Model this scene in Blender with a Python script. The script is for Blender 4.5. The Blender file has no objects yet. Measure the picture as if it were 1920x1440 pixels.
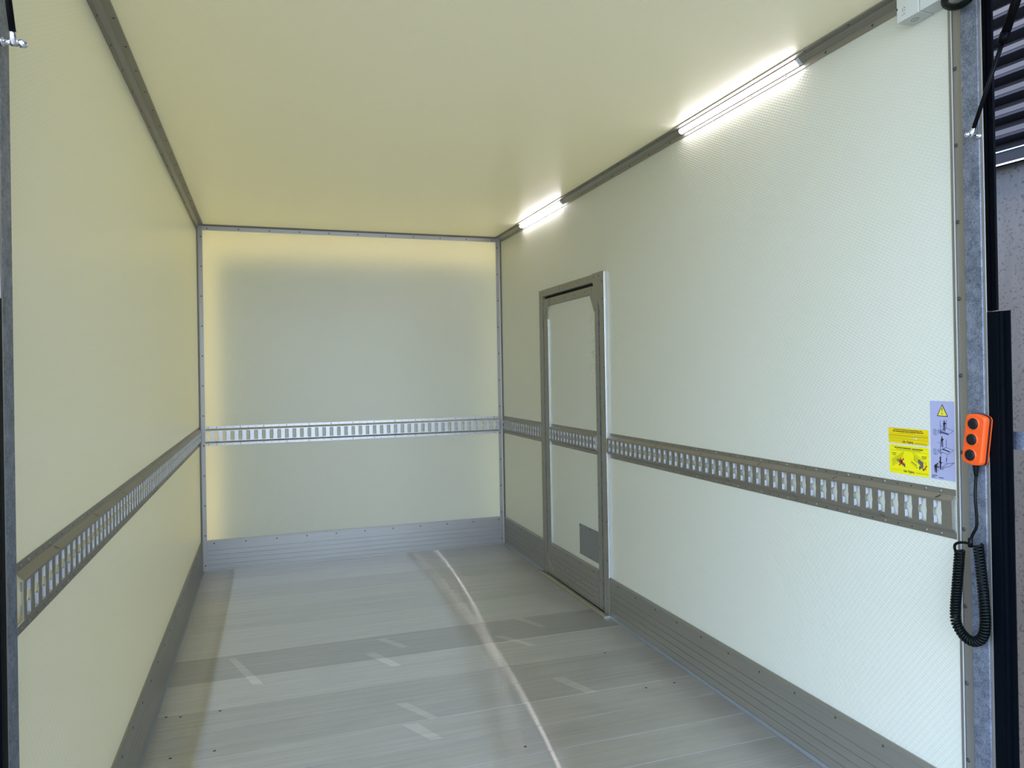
import bpy, bmesh, math, random
from mathutils import Vector, Matrix
random.seed(7)
S = bpy.context.scene
C = S.collection

# ---------------------------------------------------------------- camera, sky, sun, exposure
W, D, H = 2.1, 4.025, 2.282
cam_data = bpy.data.cameras.new('camera')
cam = bpy.data.objects.new('camera', cam_data); C.objects.link(cam)
cam_data.sensor_width = 36.0
cam_data.lens = 36.0 * 1374.79 / 1920.0
cam_data.shift_y = -(720.0 - 693.56) / 1920.0
cam_data.clip_start = 0.02
_r = Vector((0.94801957, -0.31773958, -0.01733331))
_u = Vector((0.01523779, -0.0090793, 0.99984268))
_f = Vector((0.31784697, 0.94813455, 0.0037657))
_m = Matrix((( _r.x, _u.x, -_f.x), (_r.y, _u.y, -_f.y), (_r.z, _u.z, -_f.z)))
cam.matrix_world = Matrix.Translation((0.42304, -1.31048, 1.27469)) @ _m.to_4x4()
S.camera = cam
S.view_settings.view_transform = 'Standard'
S.view_settings.look = 'None'
S.view_settings.gamma = 1.0
S.view_settings.use_curve_mapping = False
S.view_settings.exposure = 0.0

w = bpy.data.worlds.new('sky'); S.world = w
w.use_nodes = True
wn = w.node_tree
bg = wn.nodes['Background']
tc = wn.nodes.new('ShaderNodeTexCoord')
sp = wn.nodes.new('ShaderNodeSeparateXYZ')
rp = wn.nodes.new('ShaderNodeValToRGB')
wn.links.new(tc.outputs['Generated'], sp.inputs[0])
wn.links.new(sp.outputs['Z'], rp.inputs[0])
wn.links.new(rp.outputs[0], bg.inputs[0])
rp.color_ramp.elements[0].position = 0.0
rp.color_ramp.elements[0].color = (0.66, 0.81, 1.0, 1)
rp.color_ramp.elements[1].position = 0.7
rp.color_ramp.elements[1].color = (0.42, 0.62, 1.0, 1)
bg.inputs[1].default_value = 5.9

sun_d = bpy.data.lights.new('sun', 'SUN')
sun_d.energy = 14.0; sun_d.angle = math.radians(22.0); sun_d.color = (1.0, 0.90, 0.66)
sun = bpy.data.objects.new('sun', sun_d); C.objects.link(sun)
sun_dir = Vector((0.17, -0.60, -0.70)).normalized()      # direction the light travels: from front left, above
sun.rotation_euler = sun_dir.to_track_quat('-Z', 'Y').to_euler()

# ---------------------------------------------------------------- materials
MATS = {}
def nt(name):
    m = bpy.data.materials.new(name); m.use_nodes = True
    t = m.node_tree; b = t.nodes['Principled BSDF']
    MATS[name] = m
    return m, t, b
def N(t, kind, **kw):
    n = t.nodes.new(kind)
    for k, v in kw.items(): setattr(n, k, v)
    return n
def plain(name, col, rough=0.5, metal=0.0, var=0.06, scale=30.0, bump=0.0, spec=0.5):
    m, t, b = nt(name)
    b.inputs['Roughness'].default_value = rough
    b.inputs['Metallic'].default_value = metal
    b.inputs['Specular IOR Level'].default_value = spec
    co = N(t, 'ShaderNodeTexCoord'); no = N(t, 'ShaderNodeTexNoise')
    no.inputs['Scale'].default_value = scale; no.inputs['Detail'].default_value = 4
    t.links.new(co.outputs['Object'], no.inputs['Vector'])
    mx = N(t, 'ShaderNodeMix', data_type='RGBA')
    mx.inputs['A'].default_value = tuple(c * (1 - var) for c in col) + (1,)
    mx.inputs['B'].default_value = tuple(min(1, c * (1 + var)) for c in col) + (1,)
    t.links.new(no.outputs['Fac'], mx.inputs['Factor'])
    t.links.new(mx.outputs['Result'], b.inputs['Base Color'])
    if bump:
        bp = N(t, 'ShaderNodeBump'); bp.inputs['Strength'].default_value = bump; bp.inputs['Distance'].default_value = 0.002
        t.links.new(no.outputs['Fac'], bp.inputs['Height']); t.links.new(bp.outputs[0], b.inputs['Normal'])
    return m
def stretched(name, col, rough, metal, sc, var=0.1):
    """extruded aluminium: noise drawn out along one axis (sc = scale per axis)"""
    m, t, b = nt(name)
    b.inputs['Metallic'].default_value = metal
    co = N(t, 'ShaderNodeTexCoord'); mp = N(t, 'ShaderNodeMapping'); mp.inputs['Scale'].default_value = sc
    no = N(t, 'ShaderNodeTexNoise'); no.inputs['Scale'].default_value = 1.0; no.inputs['Detail'].default_value = 3
    t.links.new(co.outputs['Object'], mp.inputs[0]); t.links.new(mp.outputs[0], no.inputs['Vector'])
    mx = N(t, 'ShaderNodeMix', data_type='RGBA')
    mx.inputs['A'].default_value = tuple(c * (1 - var) for c in col) + (1,)
    mx.inputs['B'].default_value = tuple(min(1, c * (1 + var)) for c in col) + (1,)
    t.links.new(no.outputs['Fac'], mx.inputs['Factor']); t.links.new(mx.outputs['Result'], b.inputs['Base Color'])
    b.inputs['Roughness'].default_value = rough
    return m

def grp(name, ua, va, col=(0.80, 0.80, 0.68), trans=(1.0, 0.89, 0.55), tf=0.165, bstr=0.30, pitch=0.0088):
    """translucent fibreglass panel with a woven diagonal pattern; ua/va = the two axes in the panel's plane"""
    m, t, b = nt(name)
    b.inputs['Roughness'].default_value = 0.30
    co = N(t, 'ShaderNodeTexCoord'); sp = N(t, 'ShaderNodeSeparateXYZ')
    t.links.new(co.outputs['Object'], sp.inputs[0])
    def lin(a, bb):     # a*u + b*v
        m1 = N(t, 'ShaderNodeMath', operation='MULTIPLY'); m1.inputs[1].default_value = a; t.links.new(sp.outputs[ua], m1.inputs[0])
        m2 = N(t, 'ShaderNodeMath', operation='MULTIPLY_ADD'); m2.inputs[1].default_value = bb
        t.links.new(sp.outputs[va], m2.inputs[0]); t.links.new(m1.outputs[0], m2.inputs[2])
        return m2
    k = 2 * math.pi / pitch
    A = lin(0.46 * k, -0.89 * k); B = lin(0.80 * k * .62, 0.60 * k * .62)
    no = N(t, 'ShaderNodeTexNoise'); no.inputs['Scale'].default_value = 9; no.inputs['Detail'].default_value = 5
    t.links.new(co.outputs['Object'], no.inputs['Vector'])
    def sine(x, amp):
        ad = N(t, 'ShaderNodeMath', operation='MULTIPLY_ADD'); ad.inputs[1].default_value = amp
        t.links.new(no.outputs['Fac'], ad.inputs[0]); t.links.new(x.outputs[0], ad.inputs[2])
        s = N(t, 'ShaderNodeMath', operation='SINE'); t.links.new(ad.outputs[0], s.inputs[0]); return s
    sa, sb = sine(A, 1.6), sine(B, 2.5)
    mu = N(t, 'ShaderNodeMath', operation='MULTIPLY_ADD'); mu.inputs[1].default_value = 0.75
    t.links.new(sb.outputs[0], mu.inputs[0]); t.links.new(sa.outputs[0], mu.inputs[2])
    fine = N(t, 'ShaderNodeTexNoise'); fine.inputs['Scale'].default_value = 160; fine.inputs['Detail'].default_value = 2
    t.links.new(co.outputs['Object'], fine.inputs['Vector'])
    hs = N(t, 'ShaderNodeMath', operation='MULTIPLY_ADD'); hs.inputs[1].default_value = 1.1
    t.links.new(fine.outputs['Fac'], hs.inputs[0]); t.links.new(mu.outputs[0], hs.inputs[2])
    bp = N(t, 'ShaderNodeBump'); bp.inputs['Strength'].default_value = bstr; bp.inputs['Distance'].default_value = 0.0006
    t.links.new(hs.outputs[0], bp.inputs['Height']); t.links.new(bp.outputs[0], b.inputs['Normal'])
    # weave also shows a little in the colour
    mr = N(t, 'ShaderNodeMapRange'); mr.inputs['From Min'].default_value = -1.0; mr.inputs['From Max'].default_value = 2.6
    t.links.new(hs.outputs[0], mr.inputs['Value'])
    mx = N(t, 'ShaderNodeMix', data_type='RGBA')
    mx.inputs['A'].default_value = tuple(c * 0.972 for c in col) + (1,)
    mx.inputs['B'].default_value = tuple(min(1, c * 1.028) for c in col) + (1,)
    t.links.new(mr.outputs[0], mx.inputs['Factor']); t.links.new(mx.outputs['Result'], b.inputs['Base Color'])
    tr = N(t, 'ShaderNodeBsdfTranslucent'); tr.inputs[0].default_value = trans + (1,)
    ms = N(t, 'ShaderNodeMixShader'); ms.inputs[0].default_value = tf
    t.links.new(b.outputs[0], ms.inputs[1]); t.links.new(tr.outputs[0], ms.inputs[2])
    t.links.new(ms.outputs[0], t.nodes['Material Output'].inputs['Surface'])
    return m

M_side = grp('fibreglass_side', 'Y', 'Z', bstr=0.31)
M_left = grp('fibreglass_left', 'Y', 'Z', bstr=0.16)
M_back = grp('fibreglass_back', 'X', 'Z', tf=0.25, bstr=0.18)
M_ceil = grp('fibreglass_ceiling', 'X', 'Y', pitch=0.008, tf=0.14, bstr=0.18)
M_trimx = stretched('aluminium_along_x', (0.34, 0.33, 0.315), 0.42, 0.75, (2, 120, 120))
M_trimy = stretched('aluminium_along_y', (0.33, 0.315, 0.275), 0.42, 0.70, (120, 2, 120))
M_door = stretched('aluminium_door_frame', (0.31, 0.295, 0.24), 0.5, 0.45, (120, 120, 2))
M_trimz = stretched('aluminium_along_z', (0.34, 0.325, 0.30), 0.42, 0.75, (120, 120, 2))
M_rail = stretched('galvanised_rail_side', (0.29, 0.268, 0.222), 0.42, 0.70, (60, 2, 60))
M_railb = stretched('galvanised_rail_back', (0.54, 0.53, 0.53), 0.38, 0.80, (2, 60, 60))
M_edge = plain('cut_aluminium_edge', (0.75, 0.77, 0.8), 0.25, 0.9)
M_tab = plain('bright_slot_tab', (0.66, 0.67, 0.72), 0.45, 0.25)
M_bead = plain('bright_bead', (0.72, 0.72, 0.70), 0.3, 0.2)
M_rivet = plain('rivet_metal', (0.33, 0.31, 0.28), 0.35, 0.8)
M_rivd = plain('dark_rivet', (0.10, 0.095, 0.085), 0.4, 0.6)
M_dark = plain('dark_hole', (0.025, 0.024, 0.022), 0.8)
M_black = plain('black_gap', (0.008, 0.008, 0.008), 0.9)
M_gask = plain('lamp_gasket', (0.10, 0.07, 0.065), 0.5)
M_plate = plain('grey_plate', (0.24, 0.245, 0.23), 0.5, 0.3)
M_rubber = plain('black_rubber', (0.0011, 0.0024, 0.0046), 0.5, 0, 0.3, 60, 0.2, 0.06)
M_rubber2 = plain('black_rubber_seal', (0.0008, 0.0012, 0.0026), 0.5, spec=0.05)
M_plastic = plain('white_plastic', (0.62, 0.63, 0.58), 0.4, 0, 0.02)
M_orange = plain('orange_plastic', (0.85, 0.10, 0.012), 0.35, 0, 0.04)
M_btn = plain('black_rubber_button', (0.006, 0.007, 0.009), 0.5, spec=0.3)
M_maroon = plain('dark_gasket', (0.020, 0.008, 0.012), 0.5)
M_cable = plain('black_cable', (0.0022, 0.0042, 0.0038), 0.35, spec=0.16)
M_strut = plain('black_strut_paint', (0.0022, 0.0022, 0.0026), 0.4, spec=0.06)
M_rod = plain('strut_rod', (0.004, 0.004, 0.005), 0.35, 0, spec=0.10)
M_chrome = plain('zinc_plated_steel', (0.75, 0.75, 0.76), 0.18, 0.95)
M_yel1 = plain('sticker_yellow_deep', (0.83, 0.60, 0.002), 0.35, 0, 0.02)
M_yel2 = plain('sticker_yellow', (0.88, 0.76, 0.004), 0.35, 0, 0.02)
M_grey = plain('sticker_lilac_grey', (0.40, 0.405, 0.585), 0.35, 0, 0.02)
M_ink = plain('print_black', (0.015, 0.012, 0.02), 0.5)
M_inkb = plain('print_brown', (0.16, 0.10, 0.004), 0.5)
M_inkg = plain('print_olive', (0.30, 0.26, 0.01), 0.5)
M_inkn = plain('print_navy_line', (0.06, 0.06, 0.15), 0.5)
M_red = plain('print_red', (0.45, 0.02, 0.008), 0.5)
M_pgrey = plain('print_grey', (0.10, 0.10, 0.10), 0.5)
M_green = plain('print_green', (0.16, 0.30, 0.20), 0.5)
M_white = plain('print_white', (0.75, 0.70, 0.62), 0.5)
M_tri = plain('print_triangle_yellow', (0.80, 0.68, 0.06), 0.4, 0, 0.02)
M_ground = plain('yard_paving', (0.13, 0.13, 0.125), 0.9, 0, 0.15, 3)
M_scuff = plain('scuff_grey', (0.30, 0.30, 0.26), 0.6)
M_khaki = plain('threshold_metal', (0.34, 0.31, 0.22), 0.45, 0.5)
M_foot = plain('grey_foot_strip', (0.24, 0.26, 0.28), 0.4, 0.3)
M_cladd = plain('metal_cladding', (0.036, 0.034, 0.046), 0.5, 0.0, 0.08, 20, spec=0.2)
M_flash = plain('dark_flashing', (0.009, 0.011, 0.018), 0.5, 0.0, spec=0.15)
M_cab = plain('cab_paint', (0.10, 0.10, 0.10), 0.5)

# galvanised spangle
def galv(name, c1, c2):
    m, t, b = nt(name)
    b.inputs['Metallic'].default_value = 0.55; b.inputs['Roughness'].default_value = 0.48
    co = N(t, 'ShaderNodeTexCoord')
    v = N(t, 'ShaderNodeTexVoronoi'); v.inputs['Scale'].default_value = 300
    n1 = N(t, 'ShaderNodeTexNoise'); n1.inputs['Scale'].default_value = 240; n1.inputs['Detail'].default_value = 6; n1.inputs['Distortion'].default_value = 0.6
    n2 = N(t, 'ShaderNodeTexNoise'); n2.inputs['Scale'].default_value = 40; n2.inputs['Detail'].default_value = 5
    for n in (v, n1, n2): t.links.new(co.outputs['Object'], n.inputs['Vector'])
    a = N(t, 'ShaderNodeMath', operation='MULTIPLY_ADD'); a.inputs[1].default_value = 0.8
    t.links.new(n2.outputs['Fac'], a.inputs[0]); t.links.new(n1.outputs['Fac'], a.inputs[2])
    mr = N(t, 'ShaderNodeMapRange'); mr.inputs['From Min'].default_value = 0.66; mr.inputs['From Max'].default_value = 1.14
    t.links.new(a.outputs[0], mr.inputs['Value'])
    mx = N(t, 'ShaderNodeMix', data_type='RGBA'); mx.inputs['A'].default_value = c1 + (1,); mx.inputs['B'].default_value = c2 + (1,)
    t.links.new(mr.outputs[0], mx.inputs['Factor']); t.links.new(mx.outputs['Result'], b.inputs['Base Color'])
    return m
M_galv = galv('galvanised_steel', (0.11, 0.125, 0.16), (0.28, 0.31, 0.39))

# concrete
def concrete():
    m, t, b = nt('concrete_panel')
    b.inputs['Roughness'].default_value = 0.85
    co = N(t, 'ShaderNodeTexCoord')
    mp = N(t, 'ShaderNodeMapping'); mp.inputs['Scale'].default_value = (6, 6, 1.2)
    n1 = N(t, 'ShaderNodeTexNoise'); n1.inputs['Scale'].default_value = 3; n1.inputs['Detail'].default_value = 6
    t.links.new(co.outputs['Object'], mp.inputs[0]); t.links.new(mp.outputs[0], n1.inputs['Vector'])
    n2 = N(t, 'ShaderNodeTexNoise'); n2.inputs['Scale'].default_value = 85; n2.inputs['Detail'].default_value = 3
    t.links.new(co.outputs['Object'], n2.inputs['Vector'])
    r = N(t, 'ShaderNodeValToRGB'); r.color_ramp.elements[0].position = 0.32; r.color_ramp.elements[0].color = (0.055, 0.05, 0.051, 1)
    r.color_ramp.elements[1].position = 0.44; r.color_ramp.elements[1].color = (0.125, 0.112, 0.11, 1)
    t.links.new(n2.outputs['Fac'], r.inputs[0])
    mx = N(t, 'ShaderNodeMix', data_type='RGBA', blend_type='MULTIPLY'); mx.inputs['Factor'].default_value = 0.5
    t.links.new(r.outputs[0], mx.inputs['A']); t.links.new(n1.outputs['Fac'], mx.inputs['B'])
    t.links.new(mx.outputs['Result'], b.inputs['Base Color'])
    return m
M_conc = concrete()

# aluminium plank floor: brushed along x, each plank its own tone, scuffs
SEAMS = [-0.05, 0.29, 0.48, 0.67, 0.86, 1.045, 1.228, 1.413, 1.60, 1.787, 2.07, 2.362, 2.735, 3.02, 3.26, 3.50, 3.76, 4.05]
def floor_mat(name='aluminium_planks', lift=1.0, rough=0.0):
    m, t, b = nt(name)
    b.inputs['Metallic'].default_value = 0.82
    co = N(t, 'ShaderNodeTexCoord'); sp = N(t, 'ShaderNodeSeparateXYZ'); t.links.new(co.outputs['Object'], sp.inputs[0])
    ramp = N(t, 'ShaderNodeValToRGB'); ramp.color_ramp.interpolation = 'CONSTANT'
    tone = [.60, .57, .62, .58, .61, .57, .60, .55, .55, .63, .48, .60, .57, .59, .56, .60, .58]
    els = ramp.color_ramp.elements
    els[0].position = 0; els[0].color = (tone[0] * 1.05, tone[0] * 1.02, tone[0] * .96, 1)
    els[1].position = (SEAMS[1] + .05) / 4.1; els[1].color = (tone[1] * 1.05, tone[1] * 1.02, tone[1] * .96, 1)
    for i in range(2, 17):
        e = els.new((SEAMS[i] + .05) / 4.1); e.color = (tone[i] * 1.05, tone[i] * 1.02, tone[i] * 0.96, 1)
    # two more tonal steps inside planks
    mr = N(t, 'ShaderNodeMapRange'); mr.inputs['From Min'].default_value = -0.05 * 0.9815; mr.inputs['From Max'].default_value = 4.05 * 0.9815
    t.links.new(sp.outputs['Y'], mr.inputs['Value']); t.links.new(mr.outputs[0], ramp.inputs[0])
    mp = N(t, 'ShaderNodeMapping'); mp.inputs['Scale'].default_value = (1.5, 60, 1)
    n1 = N(t, 'ShaderNodeTexNoise'); n1.inputs['Scale'].default_value = 1.0; n1.inputs['Detail'].default_value = 5
    t.links.new(co.outputs['Object'], mp.inputs[0]); t.links.new(mp.outputs[0], n1.inputs['Vector'])
    mp2 = N(t, 'ShaderNodeMapping'); mp2.inputs['Scale'].default_value = (4, 9, 1)
    n2 = N(t, 'ShaderNodeTexNoise'); n2.inputs['Scale'].default_value = 1.0; n2.inputs['Detail'].default_value = 7; n2.inputs['Roughness'].default_value = 0.65
    t.links.new(co.outputs['Object'], mp2.inputs[0]); t.links.new(mp2.outputs[0], n2.inputs['Vector'])
    s = N(t, 'ShaderNodeMath', operation='ADD'); t.links.new(n1.outputs['Fac'], s.inputs[0]); t.links.new(n2.outputs['Fac'], s.inputs[1])
    mr2 = N(t, 'ShaderNodeMapRange'); mr2.inputs['From Min'].default_value = 0.7; mr2.inputs['From Max'].default_value = 1.3
    mr2.inputs['To Min'].default_value = 0.88 * lift; mr2.inputs['To Max'].default_value = 1.10 * lift
    t.links.new(s.outputs[0], mr2.inputs['Value'])
    mx = N(t, 'ShaderNodeMix', data_type='RGBA', blend_type='MULTIPLY'); mx.inputs['Factor'].default_value = 1
    t.links.new(ramp.outputs[0], mx.inputs['A']); t.links.new(mr2.outputs[0], mx.inputs['B'])
    t.links.new(mx.outputs['Result'], b.inputs['Base Color'])
    mr3 = N(t, 'ShaderNodeMapRange'); mr3.inputs['From Min'].default_value = 0.35; mr3.inputs['From Max'].default_value = 0.65
    mr3.inputs['To Min'].default_value = 0.36; mr3.inputs['To Max'].default_value = 0.50
    t.links.new(n2.outputs['Fac'], mr3.inputs['Value']); t.links.new(mr3.outputs[0], b.inputs['Roughness'])
    b.inputs['Anisotropic'].default_value = 0.55
    tg = N(t, 'ShaderNodeTangent'); tg.direction_type = 'UV_MAP'; tg.uv_map = 'UVMap'
    t.links.new(tg.outputs[0], b.inputs['Tangent'])
    b.inputs['Anisotropic Rotation'].default_value = 0.0
    gl = N(t, 'ShaderNodeBsdfAnisotropic'); gl.inputs['Roughness'].default_value = 0.27
    gl.inputs['Anisotropy'].default_value = 1.0; gl.inputs['Rotation'].default_value = 0.0
    t.links.new(tg.outputs[0], gl.inputs['Tangent']); t.links.new(mx.outputs['Result'], gl.inputs['Color'])
    ms = N(t, 'ShaderNodeMixShader'); ms.inputs[0].default_value = 0.22
    t.links.new(b.outputs[0], ms.inputs[1]); t.links.new(gl.outputs[0], ms.inputs[2])
    t.links.new(ms.outputs[0], t.nodes['Material Output'].inputs['Surface'])
    return m
M_floor = floor_mat()
M_tape = floor_mat('tape_residue', 1.22)

def led_mat():
    m, t, b = nt('led_diffuser')
    co = N(t, 'ShaderNodeTexCoord'); sp = N(t, 'ShaderNodeSeparateXYZ'); t.links.new(co.outputs['Object'], sp.inputs[0])
    k = N(t, 'ShaderNodeMath', operation='MULTIPLY'); k.inputs[1].default_value = 2 * math.pi / 0.0165; t.links.new(sp.outputs['Y'], k.inputs[0])
    s = N(t, 'ShaderNodeMath', operation='SINE'); t.links.new(k.outputs[0], s.inputs[0])
    mr = N(t, 'ShaderNodeMapRange'); mr.inputs['From Min'].default_value = -1; mr.inputs['To Min'].default_value = 0.55; mr.inputs['To Max'].default_value = 1.45
    t.links.new(s.outputs[0], mr.inputs['Value'])
    st = N(t, 'ShaderNodeMath', operation='MULTIPLY'); st.inputs[1].default_value = LED_POWER; t.links.new(mr.outputs[0], st.inputs[0])
    b.inputs['Base Color'].default_value = (0.8, 0.8, 0.85, 1); b.inputs['Roughness'].default_value = 0.3
    b.inputs['Emission Color'].default_value = (1.0, 0.94, 1.0, 1)
    t.links.new(st.outputs[0], b.inputs['Emission Strength'])
    return m
LED_POWER = 25.0
M_led = led_mat()

# ---------------------------------------------------------------- helpers
def new_obj(name, bm, mats, parent=None, smooth=False, recalc=True):
    """bm in world coordinates; stored relative to the parent's location"""
    if recalc: bmesh.ops.recalc_face_normals(bm, faces=bm.faces)
    if parent is not None:
        o0 = Vector(parent['_w'])
        bmesh.ops.translate(bm, verts=bm.verts, vec=-o0)
    me = bpy.data.meshes.new(name); bm.to_mesh(me); bm.free()
    for m in (mats if isinstance(mats, (list, tuple)) else [mats]): me.materials.append(m)
    if smooth:
        for p in me.polygons: p.use_smooth = True
    o = bpy.data.objects.new(name, me); C.objects.link(o)
    if parent is not None:
        o.parent = parent; o['_w'] = list(parent['_w'])
    else: o['_w'] = [0, 0, 0]
    return o
def thing(name, loc, label=None, cat=None, group=None, kind=None):
    o = bpy.data.objects.new(name, None); C.objects.link(o)
    o.location = loc; o.empty_display_size = 0.05; o['_w'] = list(loc)
    tag(o, label, cat, group, kind)
    return o
def tag(o, label=None, cat=None, group=None, kind=None):
    if label: o['label'] = label
    if cat: o['category'] = cat
    if group: o['group'] = group
    if kind: o['kind'] = kind
    return o
def box(bm, a, b, mi=0, bev=0.0):
    a = Vector(a); b = Vector(b)
    lo = Vector([min(a[i], b[i]) for i in range(3)]); hi = Vector([max(a[i], b[i]) for i in range(3)])
    vs = [bm.verts.new((x, y, z)) for x in (lo.x, hi.x) for y in (lo.y, hi.y) for z in (lo.z, hi.z)]
    fs = []
    for idx in ((0,1,3,2), (4,6,7,5), (0,4,5,1), (2,3,7,6), (0,2,6,4), (1,5,7,3)):
        f = bm.faces.new([vs[i] for i in idx]); f.material_index = mi; fs.append(f)
    if bev:
        es = set(e for f in fs for e in f.edges)
        r = bmesh.ops.bevel(bm, geom=list(es), offset=bev, segments=2, affect='EDGES', profile=0.5)
        for f in r['faces']: f.material_index = mi
    return fs
def mkbox(a, b, bev=0.0):
    bm = bmesh.new(); box(bm, a, b, 0, bev); return bm
def prism(bm, pts, frame, a, b, mi=0, caps=True):
    """extrude closed 2D profile pts along; frame(p, s) -> 3D point"""
    n = len(pts)
    A = [bm.verts.new(frame(p, a)) for p in pts]; B = [bm.verts.new(frame(p, b)) for p in pts]
    for i in range(n):
        f = bm.faces.new((A[i], A[(i + 1) % n], B[(i + 1) % n], B[i])); f.material_index = mi
    if caps:
        f = bm.faces.new(A[::-1]); f.material_index = mi
        f = bm.faces.new(B); f.material_index = mi
def tube(bm, path, rad, seg=10, mi=0, cap=True):
    path = [Vector(p) for p in path]; n = len(path)
    rads = rad if isinstance(rad, (list, tuple)) else [rad] * n
    T = [(path[min(i + 1, n - 1)] - path[max(i - 1, 0)]).normalized() for i in range(n)]
    up = Vector((0, 0, 1)) if abs(T[0].z) < 0.9 else Vector((1, 0, 0))
    nrm = (up - T[0] * up.dot(T[0])).normalized()
    rings = []
    for i in range(n):
        if i: 
            nrm = (nrm - T[i] * nrm.dot(T[i]))
            nrm.normalize()
        bn = T[i].cross(nrm)
        rings.append([bm.verts.new(path[i] + (nrm * math.cos(2 * math.pi * k / seg) + bn * math.sin(2 * math.pi * k / seg)) * rads[i]) for k in range(seg)])
    for i in range(n - 1):
        for k in range(seg):
            f = bm.faces.new((rings[i][k], rings[i][(k + 1) % seg], rings[i + 1][(k + 1) % seg], rings[i + 1][k])); f.material_index = mi; f.smooth = True
    if cap:
        for r in (rings[0][::-1], rings[-1]):
            f = bm.faces.new(r); f.material_index = mi
def dome_mesh(r, h, mat, name):
    bm = bmesh.new(); seg = 12
    prof = [(r, 0), (r, h * .25), (r * .8, h * .75), (r * .45, h)]
    rings = [[bm.verts.new((q * math.cos(2 * math.pi * k / seg), q * math.sin(2 * math.pi * k / seg), z)) for k in range(seg)] for q, z in prof]
    for i in range(len(rings) - 1):
        for k in range(seg): bm.faces.new((rings[i][k], rings[i][(k + 1) % seg], rings[i + 1][(k + 1) % seg], rings[i + 1][k]))
    bm.faces.new(rings[-1])
    me = bpy.data.meshes.new(name); bm.to_mesh(me); bm.free(); me.materials.append(mat)
    for p in me.polygons: p.use_smooth = True
    return me
RIV = dome_mesh(0.0042, 0.0022, M_rivet, 'rivet')
RIVD = dome_mesh(0.0048, 0.0018, M_rivd, 'rivet_dark')
def rivet(parent, pos, nrm, me=None, name='rivet', scale=1.0):
    o = bpy.data.objects.new(name, me or RIV); C.objects.link(o); o.parent = parent
    o.location = Vector(pos) - Vector(parent['_w'])
    o.rotation_euler = Vector(nrm).to_track_quat('Z', 'Y').to_euler()
    o.scale = (scale,) * 3
    return o
frame_y = lambda p, s: (p[0], s, p[1])      # profile in x,z along y
frame_x = lambda p, s: (s, p[0], p[1])      # profile in y,z along x
frame_z = lambda p, s: (p[0], p[1], s)      # profile in x,y along z
def frange(a, b, d):
    out = []; x = a
    while x <= b + 1e-9: out.append(x); x += d
    return out

# ---------------------------------------------------------------- room shell
T = 0.022
Y0 = 0.10                       # panels start behind the rear frame
fl_bm = bmesh.new()
for i in range(len(SEAMS) - 1):
    a, b = SEAMS[i], SEAMS[i + 1]
    g = 0.0011
    pts = [(a + g, 0 - 0.0008), (a + g + 0.0008, 0), (b - g - 0.0008, 0), (b - g, -0.0008), (b - g, -0.03), (a + g, -0.03)]
    prism(fl_bm, pts, frame_x, -0.02, W + 0.02)
floor_o = new_obj('floor', fl_bm, M_floor)
uvl = floor_o.data.uv_layers.new(name='UVMap')
for lp in floor_o.data.loops:
    v = floor_o.data.vertices[lp.vertex_index].co
    uvl.data[lp.index].uv = (v.x, v.y)
tag(floor_o, kind='structure')
box_sub = new_obj('trim_1', mkbox((-0.05, -0.05, -0.10), (W + 0.05, D + 0.05, -0.031)), M_dark); tag(box_sub, kind='structure')

wl = tag(new_obj('wall_left', mkbox((-T, Y0, -0.03), (0, D + T, H)), M_left), kind='structure')
wb = tag(new_obj('wall_back', mkbox((0.0005, D, -0.03), (W - 0.0005, D + T, H)), M_back), kind='structure')
ce = tag(new_obj('ceiling', mkbox((-T, 0.03, H + 0.0005), (W + T, D + T, H + T)), M_ceil), kind='structure')
# right wall with the doorway cut out: door opening y 2.205..3.17, z 0..1.79
DY0, DY1, DZ = 2.215, 3.165, 1.78
rb = bmesh.new()
box(rb, (W, Y0, -0.03), (W + T, DY0, H)); box(rb, (W, DY1, -0.03), (W + T, D + T, H)); box(rb, (W, DY0, DZ), (W + T, DY1, H))
wr = tag(new_obj('wall_right', rb, M_side), kind='structure')

# ---------------------------------------------------------------- ceiling and corner trims
def cove(name, side):
    sx = 1 if side == 'right' else -1
    X = (lambda d: W - d) if side == 'right' else (lambda d: d)
    # wall flange, bead, chamfer, ceiling flange (d = distance from wall, z)
    pts = [(0.0, H), (0.0, H - 0.038), (0.003, H - 0.0385), (0.004, H - 0.020), (0.007, H - 0.0185),
           (0.0165, H - 0.009), (0.019, H - 0.005), (0.043, H - 0.004), (0.0435, H)]
    bm = bmesh.new()
    prism(bm, [(X(d), z) for d, z in pts], frame_y, 0.10, D)
    o = new_obj(name, bm, M_trimy); tag(o, kind='structure')
    ys = frange(0.2, D - 0.05, 0.19)
    for y in ys:
        rivet(o, (X(0.0036), y, H - 0.029), (-sx, 0, 0), RIVD, scale=.85)
        rivet(o, (X(0.034), y + 0.06 if y + .06 < D - .02 else y - .03, H - 0.0042), (0, 0, -1), RIVD, scale=.85)
    return o
cove('trim_2', 'left'); cove('trim_3', 'right')
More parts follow.
